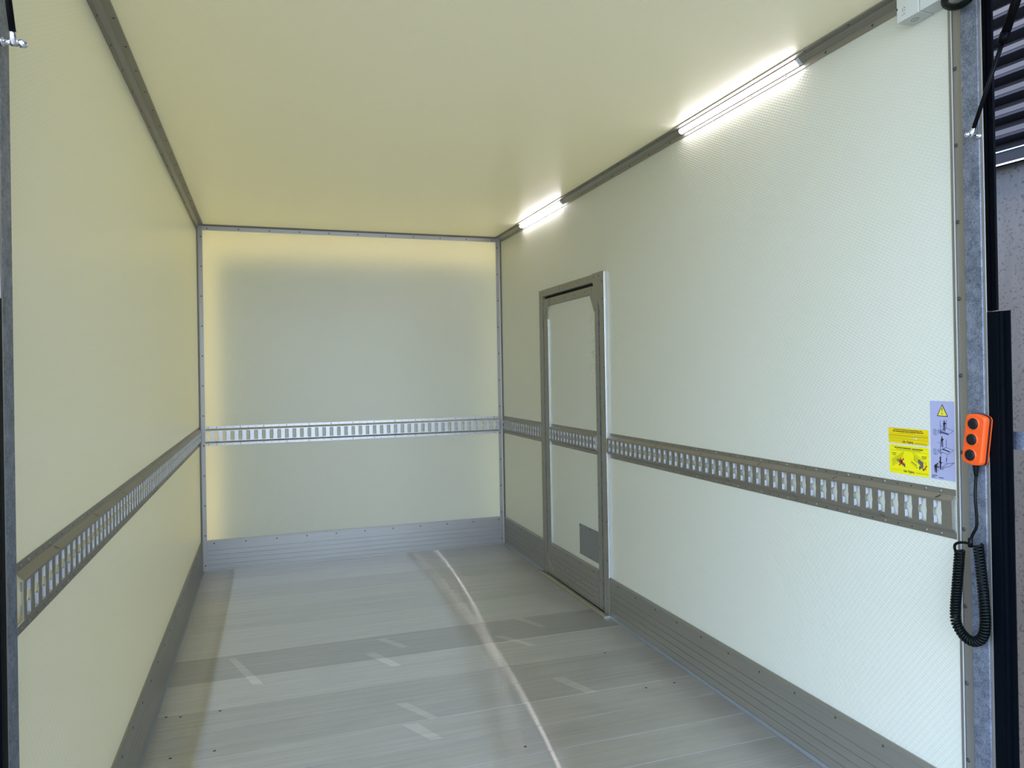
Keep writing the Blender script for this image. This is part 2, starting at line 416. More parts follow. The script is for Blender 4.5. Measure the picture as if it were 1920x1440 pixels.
# back corners: vertical angle trims and top trim
def vcorner(name, side):
    sx = 1 if side == 'right' else -1
    X = (lambda d: W - d) if side == 'right' else (lambda d: d)
    pts = [(0, D), (0, D - 0.030), (0.002, D - 0.030), (0.003, D - 0.010), (0.007, D - 0.005), (0.012, D - 0.003), (0.036, D - 0.0025), (0.036, D)]
    bm = bmesh.new(); prism(bm, [(X(d), y) for d, y in pts], frame_z, 0.0, H - 0.002)
    o = new_obj(name, bm, M_trimz); tag(o, kind='structure')
    for z in frange(0.037, H - 0.06, 0.197):
        rivet(o, (X(0.026), D - 0.0028, z), (0, -1, 0), RIVD)
    return o
vcorner('trim_4', 'left'); vcorner('trim_5', 'right')
bm = bmesh.new()
prism(bm, [(D, H), (D - 0.030, H - 0.001), (D - 0.030, H - 0.003), (D - 0.010, H - 0.004), (D - 0.004, H - 0.010), (D - 0.0025, H - 0.036), (D, H - 0.036)], frame_x, 0.0365, W - 0.0365)
o = new_obj('trim_6', bm, M_trimx); tag(o, kind='structure')
for x in frange(0.065, W - 0.04, 0.197): rivet(o, (x, D - 0.0032, H - 0.023), (0, -1, 0), RIVD)
# outside corner profiles of the box roof (they shade the panel edges)
for i, X in enumerate((-T, W + T)):
    sx = -1 if i == 0 else 1
    bm = bmesh.new()
    box(bm, (X, 0.0, H - 0.05), (X + sx * 0.006, D + T, H + T + 0.006)); box(bm, (X + sx * .006, 0, H + T), (X - sx * 0.045, D + T, H + T + 0.006))
    o = new_obj('trim_%d' % (7 + i), bm, M_trimy); tag(o, kind='structure')

# ---------------------------------------------------------------- baseboards
def base_profile(th=0.010, h=0.203, ng=5):
    """(n, z) profile with grooves, n = distance out of the wall"""
    pts = [(0, 0), (th, 0)]
    zs = [0.012 + i * 0.031 for i in range(ng)]
    for z in zs: pts += [(th, z - 0.0012), (th - 0.0016, z - 0.0006), (th - 0.0016, z + 0.0006), (th, z + 0.0012)]
    pts += [(th, h - 0.010), (th - 0.004, h), (0, h)]
    return pts
def side_base(name, side, y0, y1, parent=None, x_off=0.0, foot=True, z0=0.0, h=0.203):
    X = (lambda d: W - d - x_off) if side == 'right' else (lambda d: d + x_off)
    bm = bmesh.new(); prism(bm, [(X(n), z + z0) for n, z in base_profile(h=h)], frame_y, y0, y1)
    o = new_obj(name, bm, M_trimy, parent)
    if parent is None: tag(o, kind='structure')
    if foot:
        b2 = bmesh.new(); prism(b2, [(X(0.010), 0.0005), (X(0.0165), 0.0005), (X(0.0165), 0.003), (X(0.0105), 0.012), (X(0.010), 0.012)], frame_y, y0, y1)
        new_obj('foot_strip', b2, M_foot, o)
    sx = 1 if side == 'right' else -1
    y = y0 + 0.06
    while y < y1 - 0.02:
        rivet(o, (X(0.010), y, z0 + h - 0.022), (-sx, 0, 0), RIVD, scale=.9); y += 0.19
    return o
side_base('baseboard_left', 'left', 0.11, D - 0.031)
side_base('baseboard_right', 'right', 0.145, 2.197)
side_base('baseboard_right', 'right', 3.176, D - 0.031)
bm = bmesh.new(); prism(bm, [(D - n, z) for n, z in base_profile(0.010, 0.203)], frame_x, 0.037, W - 0.037)
o = new_obj('baseboard_back', bm, M_trimx); tag(o, kind='structure')
for x in frange(0.08, W - 0.05, 0.197): rivet(o, (x, D - 0.010, 0.181), (0, -1, 0), RIVD)

# ---------------------------------------------------------------- lashing rails
RZ0, RZ1 = 0.824, 0.951
def hat_pts(t0=RZ0):
    return [(0.0018, t0), (0.0022, t0 + 0.016), (0.014, t0 + 0.027), (0.0145, t0 + 0.0285)]
def lashing_rail(name, place, s0, s1, slots, label, loc, mat, parent=None, pitch=0.047, ends=(True, True), rv0=0, slit0=0, flip=1, soff=0.0):
    """place(s, n, z) -> world; slots = list of slot centres along s"""
    if parent is None: root = thing(name, loc, label, 'lashing rail', 'slotted lashing rails round the walls')
    else:
        root = thing(name, loc); root['_w'] = list(loc); root.parent = parent; root.location = Vector(loc) - Vector(parent['_w'])
    bm = bmesh.new()
    th = 0.0016
    zc = (RZ0 + RZ1) / 2; zt0, zt1 = RZ0 + 0.0285, RZ1 - 0.0285
    # side flanges and slopes (outer skin + inner skin)
    prof = [(0.0004, RZ0), (0.0020, RZ0), (0.0022, RZ0 + 0.0155), (0.0135, RZ0 + 0.0265), (0.0145, RZ0 + 0.0285), (0.0145 - th, RZ0 + 0.0285), (0.0120, RZ0 + 0.0275), (0.0010, RZ0 + 0.0170), (0.0004, RZ0 + 0.0165)]
    prism(bm, prof, lambda p, s: place(s, p[0], p[1]), s0, s1)
    prism(bm, [(n, 2 * zc - z) for n, z in prof], lambda p, s: place(s, p[0], p[1]), s0, s1)
    # slotted centre plate
    hole = []
    hw, hh = 0.0118, 0.0305
    for (x, z) in [(-hw, -hh), (hw, -hh)]: hole.append((x, z))
    for a in range(-2, 3): hole.append((hw + 0.0020 * math.cos(a * .7), a * 0.0045))
    for (x, z) in [(hw, hh), (-hw, hh)]: hole.append((x, z))
    for a in range(2, -3, -1): hole.append((-hw - 0.0020 * math.cos(a * .7), a * 0.0045))
    def plate(sa, sb, c=None):
        outs = []
        for n in (0.0145, 0.0145 - th):
            if c is None:
                q = [(sa, zt0), (sb, zt0), (sb, zt1), (sa, zt1)]
                bm.faces.new([bm.verts.new(place(s, n, z)) for s, z in q]); continue
            H_ = [(c + x, zc + z) for x, z in hole]
            R_ = []
            for (x, z) in hole:
                if z <= -hh + 1e-6: R_.append((sa if x < 0 else sb, zt0))
                elif z >= hh - 1e-6: R_.append((sa if x < 0 else sb, zt1))
                else: R_.append((sa if x < 0 else sb, zc + z * 1.4))
            hv = [bm.verts.new(place(s, n, z)) for s, z in H_]; rv = [bm.verts.new(place(s, n, z)) for s, z in R_]
            k = len(hv)
            for i in range(k):
                j = (i + 1) % k
                bm.faces.new((hv[i], hv[j], rv[j], rv[i]))
            outs.append(hv)
        if c is not None:
            a, b = outs; k = len(a)
            for i in range(k):
                j = (i + 1) % k
                f = bm.faces.new((a[i], a[j], b[j], b[i])); f.material_index = 1
    cur = s0
    for c in slots:
        a, b = c - pitch / 2, c + pitch / 2
        a = max(a, s0)
        if a > cur + 1e-6: plate(cur, a)
        b = min(b, s1)
        plate(a, b, c); cur = b
    if cur < s1 - 1e-6: plate(cur, s1)
    # slot edges folded inwards above and below the round cut-out
    for c in slots:
        for sg in (-1, 1):
            for tz in (-1, 1):
                q = [(hw, 0.0140, 0.0295), (hw, 0.0140, 0.0095), (hw - .0004, 0.0035, 0.0125), (hw - .0004, 0.0035, 0.0290)]
                fc = bm.faces.new([bm.verts.new(place(c + sg * x, n, zc + tz * z)) for x, n, z in q]); fc.material_index = 3
    # punched screw holes in the flanges and slits in the slopes: dark, part of the pressed pattern
    def disc(s, n, z, r):
        vs = [bm.verts.new(place(s + r * math.cos(k * math.pi / 4), n, z + r * math.sin(k * math.pi / 4))) for k in range(8)]
        f = bm.faces.new(vs); f.material_index = 2
    rivs = []
    cs = slots if rv0 == 0 else slots[::-1]
    for i, c in enumerate(cs):
        for z in (RZ0 + 0.008, RZ1 - 0.008):
            if i == 0 or i % 3 == 1: rivs.append((c, z))
            else: disc(c, 0.00235, z, 0.0022)
    L = 0.012
    for i in range(0, len(cs)):
        c = cs[i]
        if i % 8 == slit0:
            top = True
        elif i % 8 == (slit0 + 4) % 8: top = False
        else: continue
        (na, za), (nb, zb) = ((0.0040, 0.0172), (0.0130, 0.0255))
        f = (lambda z: RZ1 - z) if top else (lambda z: RZ0 + z)
        dx = -0.005 * flip
        c += soff
        q = [(c + dx, na + .0012, f(za)), (c + dx + 0.0035, na + .0012, f(za)), (c - dx + 0.0035, nb + .0012, f(zb)), (c - dx, nb + .0012, f(zb))]
        fc = bm.faces.new([bm.verts.new(place(s, n, z)) for s, n, z in q]); fc.material_index = 2
    new_obj('slotted_channel', bm, [mat, M_edge, M_dark, M_tab], root, recalc=False)
    # bright sawn ends
    for s, on in ((s0, ends[0]), (s1, ends[1])):
        if not on: continue
        be = bmesh.new()
        ds = 0.0008 if s == s0 else -0.0008
        P = [(0.0022, RZ0 + 0.0155), (0.0145, RZ0 + 0.0285), (0.0145, RZ1 - 0.0285), (0.0022, RZ1 - 0.0155)]
        Q = [(0.0002, RZ0 + 0.0170), (0.0125, RZ0 + 0.0290), (0.0125, RZ1 - 0.0290), (0.0002, RZ1 - 0.0170)]
        for i in range(3):
            be.faces.new([be.verts.new(place(s - ds, *p)) for p in (P[i], P[i + 1], Q[i + 1], Q[i])])
            be.faces.new([be.verts.new(place(ss, p[0] + .0003, p[1])) for ss, p in ((s - ds, P[i]), (s - ds, P[i + 1]), (s + ds * 1.5, P[i + 1]), (s + ds * 1.5, P[i]))])
        new_obj('cut_end', be, M_edge, root, recalc=False)
    nrm = (Vector(place(0, 1, 0)) - Vector(place(0, 0, 0))).normalized()
    for c, z in rivs: rivet(root, place(c, 0.0021, z), nrm)
    return root
pR = lambda s, n, z: (W - n, s, z)
pL = lambda s, n, z: (n, s, z)
pB = lambda s, n, z: (s, D - n, z)
lashing_rail('lashing_rail', pR, 0.146, 2.200, [0.191 + 0.0470 * i for i in range(43)], 'longest slotted steel rail along the right wall, from the rear opening to the side door', (W, 0.146, RZ0), M_rail)
lashing_rail('lashing_rail', pR, 3.192, 3.990, [3.225 + 0.0470 * i for i in range(17)], 'short slotted steel rail between the side door and the back corner', (W, 3.192, RZ0), M_rail, slit0=2)
lashing_rail('lashing_rail', pL, 0.213, 3.995, [0.243 + 0.0475 * i for i in range(79)], 'slotted steel rail running along the left wall below its middle', (0, 0.213, RZ0), M_rail, pitch=0.0475, slit0=4, soff=0.02)
lashing_rail('lashing_rail', pB, 0.037, 2.063, [0.056 + 0.04935 * i for i in range(41)], 'bright slotted steel rail across the back wall', (0.037, D, RZ0), M_railb, pitch=0.04935, slit0=5, flip=-1)

# ---------------------------------------------------------------- side door
door = thing('door_1', (W, 2.7, 0), kind='structure')
XF = W - 0.012                   # face of the frame
bm = bmesh.new()
# hollow frame profiles: hinge-side jamb, latch-side jamb, head
for (a, b) in ((2.206, 2.268), (3.112, 3.175)):
    prism(bm, [(W + T, a), (XF + 0.002, a), (XF, a + 0.003), (XF, b - 0.003), (XF + 0.002, b), (W + T, b)], frame_z, 0.0, 1.790 if a < 3 else 1.788)
prism(bm, [(W + T, 1.790), (XF + 0.002, 1.790), (XF, 1.787), (XF, 1.750), (XF + 0.004, 1.746), (W + T, 1.746)], frame_y, 2.268, 3.112)
fr = new_obj('frame', bm, M_door, door)
for z in frange(0.09, 1.6, 0.2): rivet(fr, (XF, 2.222, z), (-1, 0, 0), RIVD, scale=.8); rivet(fr, (XF, 3.160, z), (-1, 0, 0), RIVD, scale=.8)
for y in frange(2.42, 3.1, 0.135): rivet(fr, (XF, y, 1.770), (-1, 0, 0), RIVD, scale=.8)
new_obj('edge_bead', mkbox((W - 0.0005, 2.1985, 0.203), (W - 0.014, 2.2055, 1.788), 0.0012), M_edge, door)
new_obj('door_gap', mkbox((W + 0.008, 2.268, 0.0), (W + 0.012, 3.112, 1.746)), M_black, door)
# leaf
XL = W - 0.004
bm = bmesh.new(); box(bm, (W + 0.007, 2.29, 0.012), (W - 0.0015, 3.095, 1.70))
leaf = new_obj('leaf', bm, M_side, door)
bm = bmesh.new()
LX = XF + 0.003
for (a, b) in ((2.285, 2.334), (3.038, 3.103)):
    prism(bm, [(W + 0.006, a), (LX + 0.002, a), (LX, a + 0.003), (LX, b - 0.004), (LX + 0.004, b), (W + 0.006, b)], frame_z, 0.010, 1.728)
prism(bm, [(W + 0.006, 1.728), (LX + 0.001, 1.728), (LX, 1.725), (LX, 1.686), (LX + 0.004, 1.682), (W + 0.006, 1.682)], frame_y, 2.334, 3.038)
lf = new_obj('leaf_border', bm, M_door, leaf)
for z in frange(0.16, 1.66, 0.17): rivet(lf, (LX, 2.318, z), (-1, 0, 0), RIVD, scale=.8); rivet(lf, (LX, 3.055, z), (-1, 0, 0), RIVD, scale=.8)
for y in frange(2.45, 3.0, 0.15): rivet(lf, (LX, y, 1.706), (-1, 0, 0), RIVD, scale=.8)
new_obj('jamb_seal', mkbox((LX + 0.001, 2.2745, 0.012), (LX - 0.003, 2.2815, 1.60)), M_galv, door)
new_obj('jamb_seal', mkbox((LX - 0.001, 3.1055, 0.012), (LX + 0.006, 3.1095, 1.728)), M_galv, door)
new_obj('inner_bead', mkbox((LX + 0.001, 3.031, 0.215), (LX + 0.009, 3.037, 1.60)), M_edge, leaf)
# corner gussets
def gusset(pts, x, th, par, name='gusset'):
    bm = bmesh.new(); prism(bm, pts, lambda p, s: (s, p[0], p[1]), x, x - th)
    return new_obj(name, bm, M_door, par)
g = gusset([(3.101, 1.727), (2.985, 1.727), (2.983, 1.722), (3.098, 1.596), (3.101, 1.598)], LX, 0.002, leaf)
for (y, z) in ((3.085, 1.712), (3.00, 1.716), (3.09, 1.698), (3.09, 1.62)): rivet(g, (LX - 0.002, y, z), (-1, 0, 0), RIVD, scale=.7)
g = gusset([(2.286, 1.727), (2.41, 1.727), (2.388, 1.684), (2.334, 1.590), (2.286, 1.590)], LX, 0.002, leaf)
for (y, z) in ((2.36, 1.712), (2.312, 1.60)): rivet(g, (LX - 0.002, y, z), (-1, 0, 0), RIVD, scale=.7)
g = gusset([(3.101, 0.012), (3.101, 0.135), (3.094, 0.130), (2.975, 0.014)], LX, 0.0025, leaf)
rivet(g, (LX - 0.0025, 3.045, 0.05), (-1, 0, 0), RIVD, scale=.7)
bm = bmesh.new(); prism(bm, [(3.097, 0.134), (3.091, 0.134), (2.975, 0.013), (2.981, 0.013)], lambda p, s: (s, p[0], p[1]), LX - 0.0024, LX - 0.0036)
new_obj('gusset_edge', bm, M_edge, leaf)
# corner cover plate on frame
cp = [(2.2065, 1.792), (2.345, 1.792), (2.345, 1.748), (2.335, 1.735), (2.292, 1.660), (2.268, 1.635)]
cp += [(2.237 + 0.031 * math.cos(a * math.pi / 8), 1.628 + 0.018 * math.sin(-a * math.pi / 8)) for a in range(0, 9)]
g = gusset(cp, XF, 0.0025, door, 'corner_plate')
for (y, z) in ((2.325, 1.772), (2.262, 1.772), (2.222, 1.738), (2.222, 1.650)): rivet(g, (XF - 0.0025, y, z), (-1, 0, 0), RIVD, scale=.9)
bm = bmesh.new(); box(bm, (XF - 0.0025, 2.2665, 1.642), (XF - 0.0045, 2.2685, 1.745)); new_obj('plate_lip', bm, M_door, g)
# scuffs on the leaf
bm = bmesh.new(); rs = random.Random(5)
for i in range(46):
    y = 2.345 + abs(rs.gauss(0, 0.03)); z = rs.choice((1.28, 1.34, 1.5, 1.56, 1.40)) + rs.uniform(-.04, .04); l = rs.uniform(.006, .03); hz = rs.random() < .6
    if i > 38: y = rs.uniform(2.45, 2.7); z = rs.uniform(1.3, 1.6); l *= .5
    box(bm, (W - 0.0016, y, z), (W - 0.0019, y + (l if hz else .0012), z + (.0011 if hz else l)))
new_obj('scuff_marks', bm, M_scuff, leaf)
# kick board on leaf, grey plate, threshold
kb = side_base('kick_board', 'right', 2.336, 3.029, parent=leaf, x_off=0.0018, foot=False, z0=0.012, h=0.20)
random.seed(3)
for i in range(8): rivet(kb, (W - 0.0118, 2.42 + i * .077, 0.10 + 0.03 * ((i * 5) % 3 - 1)), (-1, 0, 0), RIVD, scale=.7)
bm = bmesh.new(); box(bm, (W - 0.0016, 2.316, 0.243), (W - 0.0046, 2.596, 0.412))
pl = new_obj('cover_plate', bm, M_plate, leaf); pl['label'] = 'plain grey cover plate low on the side door'
for (y, z) in ((2.45, 0.404), (2.587, 0.404), (2.326, 0.404), (2.587, 0.251), (2.45, 0.251), (2.326, 0.251)): rivet(pl, (W - 0.0046, y, z), (-1, 0, 0), RIVD, scale=.9)
bm = bmesh.new(); prism(bm, [(W - 0.018, 0.001), (W - 0.042, 0.001), (W - 0.042, 0.004), (W - 0.036, 0.009), (W - 0.018, 0.009)], frame_y, 2.206, 3.172)
new_obj('threshold', bm, M_khaki, door)
new_obj('threshold_gap', mkbox((W - 0.018, 2.206, 0.0008), (W - 0.011, 3.172, 0.006)), M_black, door)
new_obj('threshold_end', mkbox((W - 0.045, 2.196, 0.001), (W - 0.016, 2.204, 0.010)), M_edge, door)
lashing_rail('door_rail', pR, 2.337, 3.024, [2.352 + 0.0470 * i for i in range(15)], None, (W, 2.337, RZ0), M_rail, parent=leaf, slit0=2)

# ---------------------------------------------------------------- LED strip lights in the right cove
def led(y0, y1, label, n=18):
    root = thing('strip_light', (W - 0.012, (y0 + y1) / 2, H - 0.012), label, 'strip light', 'led strip lights in the right ceiling trim')
    cx, cz = W - 0.0125, H - 0.0135
    bm = bmesh.new()
    pts = []
    for k in range(9):
        a = math.radians(135 + 0) + math.pi * (k / 8 - 0.5) + math.pi / 2 * 0
        pts.append((cx - 0.003 + 0.011 * math.cos(math.radians(225) + math.pi * (k / 8 - 0.5)), cz - 0.003 + 0.011 * math.sin(math.radians(225) + math.pi * (k / 8 - 0.5))))
    prism(bm, pts, frame_y, y0 + 0.006, y1 - 0.004)
    new_obj('diffuser', bm, M_led, root, smooth=False)
    for (a, b) in ((y0 - 0.004, y0 + 0.006), (y1 - 0.004, y1 + 0.004)):
        bm = bmesh.new()
        prism(bm, [(cx + 0.003 + 0.016 * math.cos(math.radians(225) + math.pi * (k / 8 - .5)), cz + 0.003 + 0.016 * math.sin(math.radians(225) + math.pi * (k / 8 - .5))) for k in range(9)], frame_y, a, b)
        new_obj('end_cap', bm, M_plastic, root)
    bm = bmesh.new(); prism(bm, [(cx - 0.002, cz + 0.0095), (cx - 0.012, cz + 0.0075), (cx - 0.0045, cz - 0.003 + .008)], frame_y, y0, y1)
    new_obj('housing_channel', bm, M_trimy, root)
    for pq in ([(cx + 0.0062, cz - 0.0105), (cx + 0.0042, cz - 0.0125), (cx + 0.0085, cz - 0.0145), (cx + 0.0095, cz - 0.0125)], [(cx - 0.0105, cz + 0.0062), (cx - 0.0125, cz + 0.0042), (cx - 0.0145, cz + 0.0085), (cx - 0.0125, cz + 0.0095)]):
        bm = bmesh.new(); prism(bm, pq, frame_y, y0, y1); new_obj('side_gasket', bm, M_gask, root)
led(0.690, 1.420, 'lit strip light nearest the rear opening, in the right ceiling corner')
led(2.755, 3.495, 'lit strip light deep inside near the back wall, right ceiling corner')

# ---------------------------------------------------------------- white junction box with hose
jb = thing('junction_box', (2.07, 0.19, 2.19), 'white plastic junction box high on the right wall by the rear opening', 'junction box')
bm = bmesh.new(); box(bm, (2.047, 0.193, 2.190), (W - 0.0005, 0.264, H - 0.002), 0, 0.0015)
b1 = new_obj('housing', bm, M_plastic, jb)
bm = bmesh.new(); box(bm, (2.049, 0.115, 2.192), (W - 0.0005, 0.1915, H - 0.002), 0, 0.0015)
new_obj('lid', bm, M_plastic, jb)
bm = bmesh.new()
ring = [(2.072 + 0.0075 * math.cos(a * math.pi / 8), 0.228 + 0.011 * math.sin(a * math.pi / 8), 2.1892) for a in range(17)]
tube(bm, ring, 0.0006, 6, cap=False); new_obj('knockout_ring', bm, M_plate, b1)
bm = bmesh.new()
for a in range(3):
    c, s_ = math.cos(a * 2.094 + 1.57), math.sin(a * 2.094 + 1.57)
    p = Vector((0, c, s_)); q = Vector((0, math.cos(a * 2.094 + 3.1), math.sin(a * 2.094 + 3.1)))
    ctr = Vector((2.0466, 0.240, 2.219))
    v = [ctr + p * 0.0075, ctr + q * 0.0070, ctr + q * 0.0045, ctr + p * 0.0045]
    bm.faces.new([bm.verts.new(k) for k in v])
box(bm, (2.0464, 0.2375, 2.205), (2.0467, 0.2395, 2.2075), 1); box(bm, (2.0464, 0.2425, 2.2035), (2.0467, 0.247, 2.2045), 1)
new_obj('recycling_mark', bm, [M_green, M_ink], b1, recalc=False)
bm = bmesh.new()
box(bm, (2.0463, 0.2605, 2.2235), (2.0468, 0.2635, 2.2295)); new_obj('screw_hole', bm, M_dark, b1)
hose = thing('conduit_hose', (2.05, 0.08, 2.15), 'black corrugated hose curving out of the white junction box', 'hose')
bm = bmesh.new()
ctl = [Vector(p) for p in ((2.066, 0.128, 2.197), (2.052, 0.112, 2.172), (2.045, 0.085, 2.153), (2.045, 0.060, 2.148), (2.047, 0.035, 2.156), (2.050, 0.010, 2.185), (2.053, -0.012, 2.235), (2.055, -0.02, 2.30))]
def spline(c, n):
    out = []
    for i in range(len(c) - 1):
        p0, p1, p2, p3 = c[max(i - 1, 0)], c[i], c[i + 1], c[min(i + 2, len(c) - 1)]
        for k in range(n):
            t = k / n
            out.append(0.5 * ((2 * p1) + (p2 - p0) * t + (2 * p0 - 5 * p1 + 4 * p2 - p3) * t * t + (3 * p1 - p0 - 3 * p2 + p3) * t ** 3))
    out.append(c[-1]); return out
hp = spline(ctl, 12)
tube(bm, hp, [0.0088 if i % 2 else 0.0078 for i in range(len(hp))], 14)
new_obj('corrugated_tube', bm, M_cable, hose)

# ---------------------------------------------------------------- stickers
def sheet2d(o_root, name, poly, x, mats, mapf, th=0.0003):
    bm = bmesh.new(); prism(bm, [mapf(u, v) for u, v in poly], lambda p, s: (s, p[0], p[1]), x, x - th)
    return new_obj(name, bm, mats, o_root)
def stroke(bm, pts, wd, mapf, x, mi=0):
    P = [Vector(mapf(*p)) for p in pts]
    for a, b in zip(P[:-1], P[1:]):
        d = (b - a)
        if d.length < 1e-7: continue
        n = Vector((-d.y, d.x)).normalized() * wd / 2; e = d.normalized() * wd * .3
        q = [a - e + n, b + e + n, b + e - n, a - e - n]
        f = bm.faces.new([bm.verts.new((x, k.x, k.y)) for k in q]); f.material_index = mi
def fillp(bm, pts, mapf, x, mi=0):
    f = bm.faces.new([bm.verts.new((x,) + tuple(mapf(*p))) for p in pts]); f.material_index = mi
def circ(cx, cy, rx, ry, n=14): return [(cx + rx * math.cos(2 * math.pi * k / n), cy + ry * math.sin(2 * math.pi * k / n)) for k in range(n)]
def wordbar(bm, a, b, words, hgt, mapf, x, mi=0, gap=0.06):
    """row of illegible words: short bars between a and b with ragged tops"""
    tot = sum(words) + gap * sum(words) / len(words) * (len(words) - 1) * 3; cur = 0
    for wd in words:
        t0 = cur / tot; t1 = (cur + wd) / tot
        p = (a[0] + (b[0] - a[0]) * t0, a[1] + (b[1] - a[1]) * t0); q = (a[0] + (b[0] - a[0]) * t1, a[1] + (b[1] - a[1]) * t1)
        stroke(bm, [p, q], hgt, mapf, x, mi)
        cur += wd + gap * 3 * sum(words) / len(words)
def text_mesh(root, name, txt, pos, size, mat, squeeze=0.7):
    cu = bpy.data.curves.new('t', 'FONT'); cu.body = txt; cu.size = 1.0; cu.align_x = 'CENTER'; cu.align_y = 'CENTER'; cu.offset = 0.02
    to = bpy.data.objects.new('t', cu); C.objects.link(to)
    dg = bpy.context.evaluated_depsgraph_get(); me = bpy.data.meshes.new_from_object(to.evaluated_get(dg))
    bpy.data.objects.remove(to); me.name = name
    R = Vector(root['_w'])
    for v in me.vertices:
        v.co = Vector((pos[0], pos[1] - v.co.x * size * squeeze, pos[2] + v.co.y * size)) - R
    me.materials.clear(); me.materials.append(mat)
    o = bpy.data.objects.new(name, me); C.objects.link(o); o.parent = root; o['_w'] = list(R)
    return o
def roundrect(r=0.05, rv=0.08, n=4):
    out = []
    for (cx, cy, a0) in ((1 - r, rv, -90), (1 - r, 1 - rv, 0), (r, 1 - rv, 90), (r, rv, 180)):
        for k in range(n + 1):
            a = math.radians(a0 + 90 * k / n); out.append((cx + r * math.cos(a), cy + rv * math.sin(a)))
    return out
XS = W - 0.0003
# upper yellow
def mk_map(y0, y1, z0, z1): return lambda u, v: (y0 + (y1 - y0) * u, z0 + (z1 - z0) * v)
m1 = mk_map(0.362, 0.2275, 1.0985, 1.0555)
s1 = thing('sticker', (W, 0.295, 1.0555), 'deep yellow inspection sticker with a row of small date boxes', 'sticker', 'stickers on the right wall')
sheet2d(s1, 'sheet', roundrect(0.02, 0.06), XS, M_yel1, m1)
K1 = lambda X, Y: ((X - 125) / 1555, (Y - 235 - 140 * (X - 125) / 1555) / (605 + 40 * (X - 125) / 1555))
mk1 = lambda X, Y: m1(*K1(X, Y))
bm = bmesh.new(); x = XS - 0.0006
wordbar(bm, (345, 315), (1445, 425), [9, 3, 10, 3, 14, 4], 0.0024, mk1, x, 0)
wordbar(bm, (300, 380), (1490, 497), [5, 15, 6, 12, 6, 4], 0.0028, mk1, x, 0)
wordbar(bm, (625, 475), (1150, 522), [8, 6, 7], 0.0012, mk1, x, 1)
stroke(bm, [(180, 460), (620, 500)], 0.0005, mk1, x, 1); stroke(bm, [(1160, 560), (1640, 628)], 0.0006, mk1, x, 1)
stroke(bm, [(150, 515), (1660, 668)], 0.0005, mk1, x, 1); stroke(bm, [(155, 655), (1655, 830)], 0.0005, mk1, x, 1)
for i in range(19):
    t = i / 18; X = 150 + 1510 * t
    stroke(bm, [(X, 560 + 150 * t), (X, 655 + 175 * t)], 0.0005, mk1, x, 1)
    if i < 18: stroke(bm, [(X + 15, 540 + 155 * t), (X + 65, 547 + 155 * t)], 0.0014, mk1, x, 1)
stroke(bm, [(200, 748), (640, 798)], 0.0006, mk1, x, 1)
stroke(bm, [(1140, 885), (1640, 955)], 0.0006, mk1, x, 1); wordbar(bm, (1150, 905), (1640, 962), [12, 5, 6], 0.0011, mk1, x, 1)
fillp(bm, [(1195, 690), (1255, 697), (1255, 760), (1195, 752)], mk1, x, 2); fillp(bm, [(1115, 690), (1155, 694), (1150, 750), (1115, 745)], mk1, x, 2)
new_obj('print', bm, [M_inkb, M_inkg, M_white], s1, recalc=False)
text_mesh(s1, 'lettering', 'Gebr. Plugberg', (x, *mk1(890, 842)), 0.0088, M_ink, 0.70)
# lower yellow
m2 = mk_map(0.3605, 0.227, 1.0505, 0.9715)
s2 = thing('sticker', (W, 0.295, 0.9715), 'larger bright yellow sticker showing slotted rails with a red cross and tick', 'sticker', 'stickers on the right wall')
sheet2d(s2, 'sheet', roundrect(0.05, 0.07), XS, M_yel2, m2)
K2 = lambda X, Y: ((X - 132) / 1460, (Y - 118 - 150 * (X - 132) / 1460) / (1012 + 68 * (X - 132) / 1460))
mk2 = lambda X, Y: m2(*K2(X, Y))
bm = bmesh.new()
stroke(bm, [(200, 170), (1550, 325)], 0.0006, mk2, x, 1); stroke(bm, [(200, 312), (1550, 475)], 0.0006, mk2, x, 1)
wordbar(bm, (345, 228), (955, 298), [4, 6, 2, 14], 0.0024, mk2, x, 0); wordbar(bm, (1000, 308), (1385, 350), [18], 0.0024, mk2, x, 0)
wordbar(bm, (400, 290), (1300, 398), [6, 5, 9, 5, 2, 9, 6], 0.0017, mk2, x, 1)
for (a, b) in (((235, 432), (405, 450)), ((265, 490), (380, 503)), ((1345, 577), (1510, 597)), ((1360, 640), (1495, 657))): wordbar(bm, a, b, [3, 4], 0.0017, mk2, x, 0)
# left drawing
for (a, b) in (((250, 645), (675, 405)), ((262, 685), (675, 450)), ((262, 890), (500, 760)), ((250, 645), (265, 890)), ((675, 405), (670, 470))): stroke(bm, [a, b], 0.0009, mk2, x, 1)
for i in range(9):
    X = 285 + i * 44; Yt = 685 - (X - 262) * .57; stroke(bm, [(X, Yt), (X, Yt + 175 - i * 6)], 0.0013, mk2, x, 1)
for X in (435, 480): stroke(bm, [(X, 650), (X + 5, 745)], 0.0016, mk2, x, 0)
fillp(bm, [(500, 660), (740, 850), (738, 970), (500, 775)], mk2, x - 0.0002, 2)
stroke(bm, [(560, 640), (630, 840)], 0.0045, mk2, x - 0.0004, 3); stroke(bm, [(680, 645), (515, 885)], 0.0036, mk2, x - 0.0004, 3)
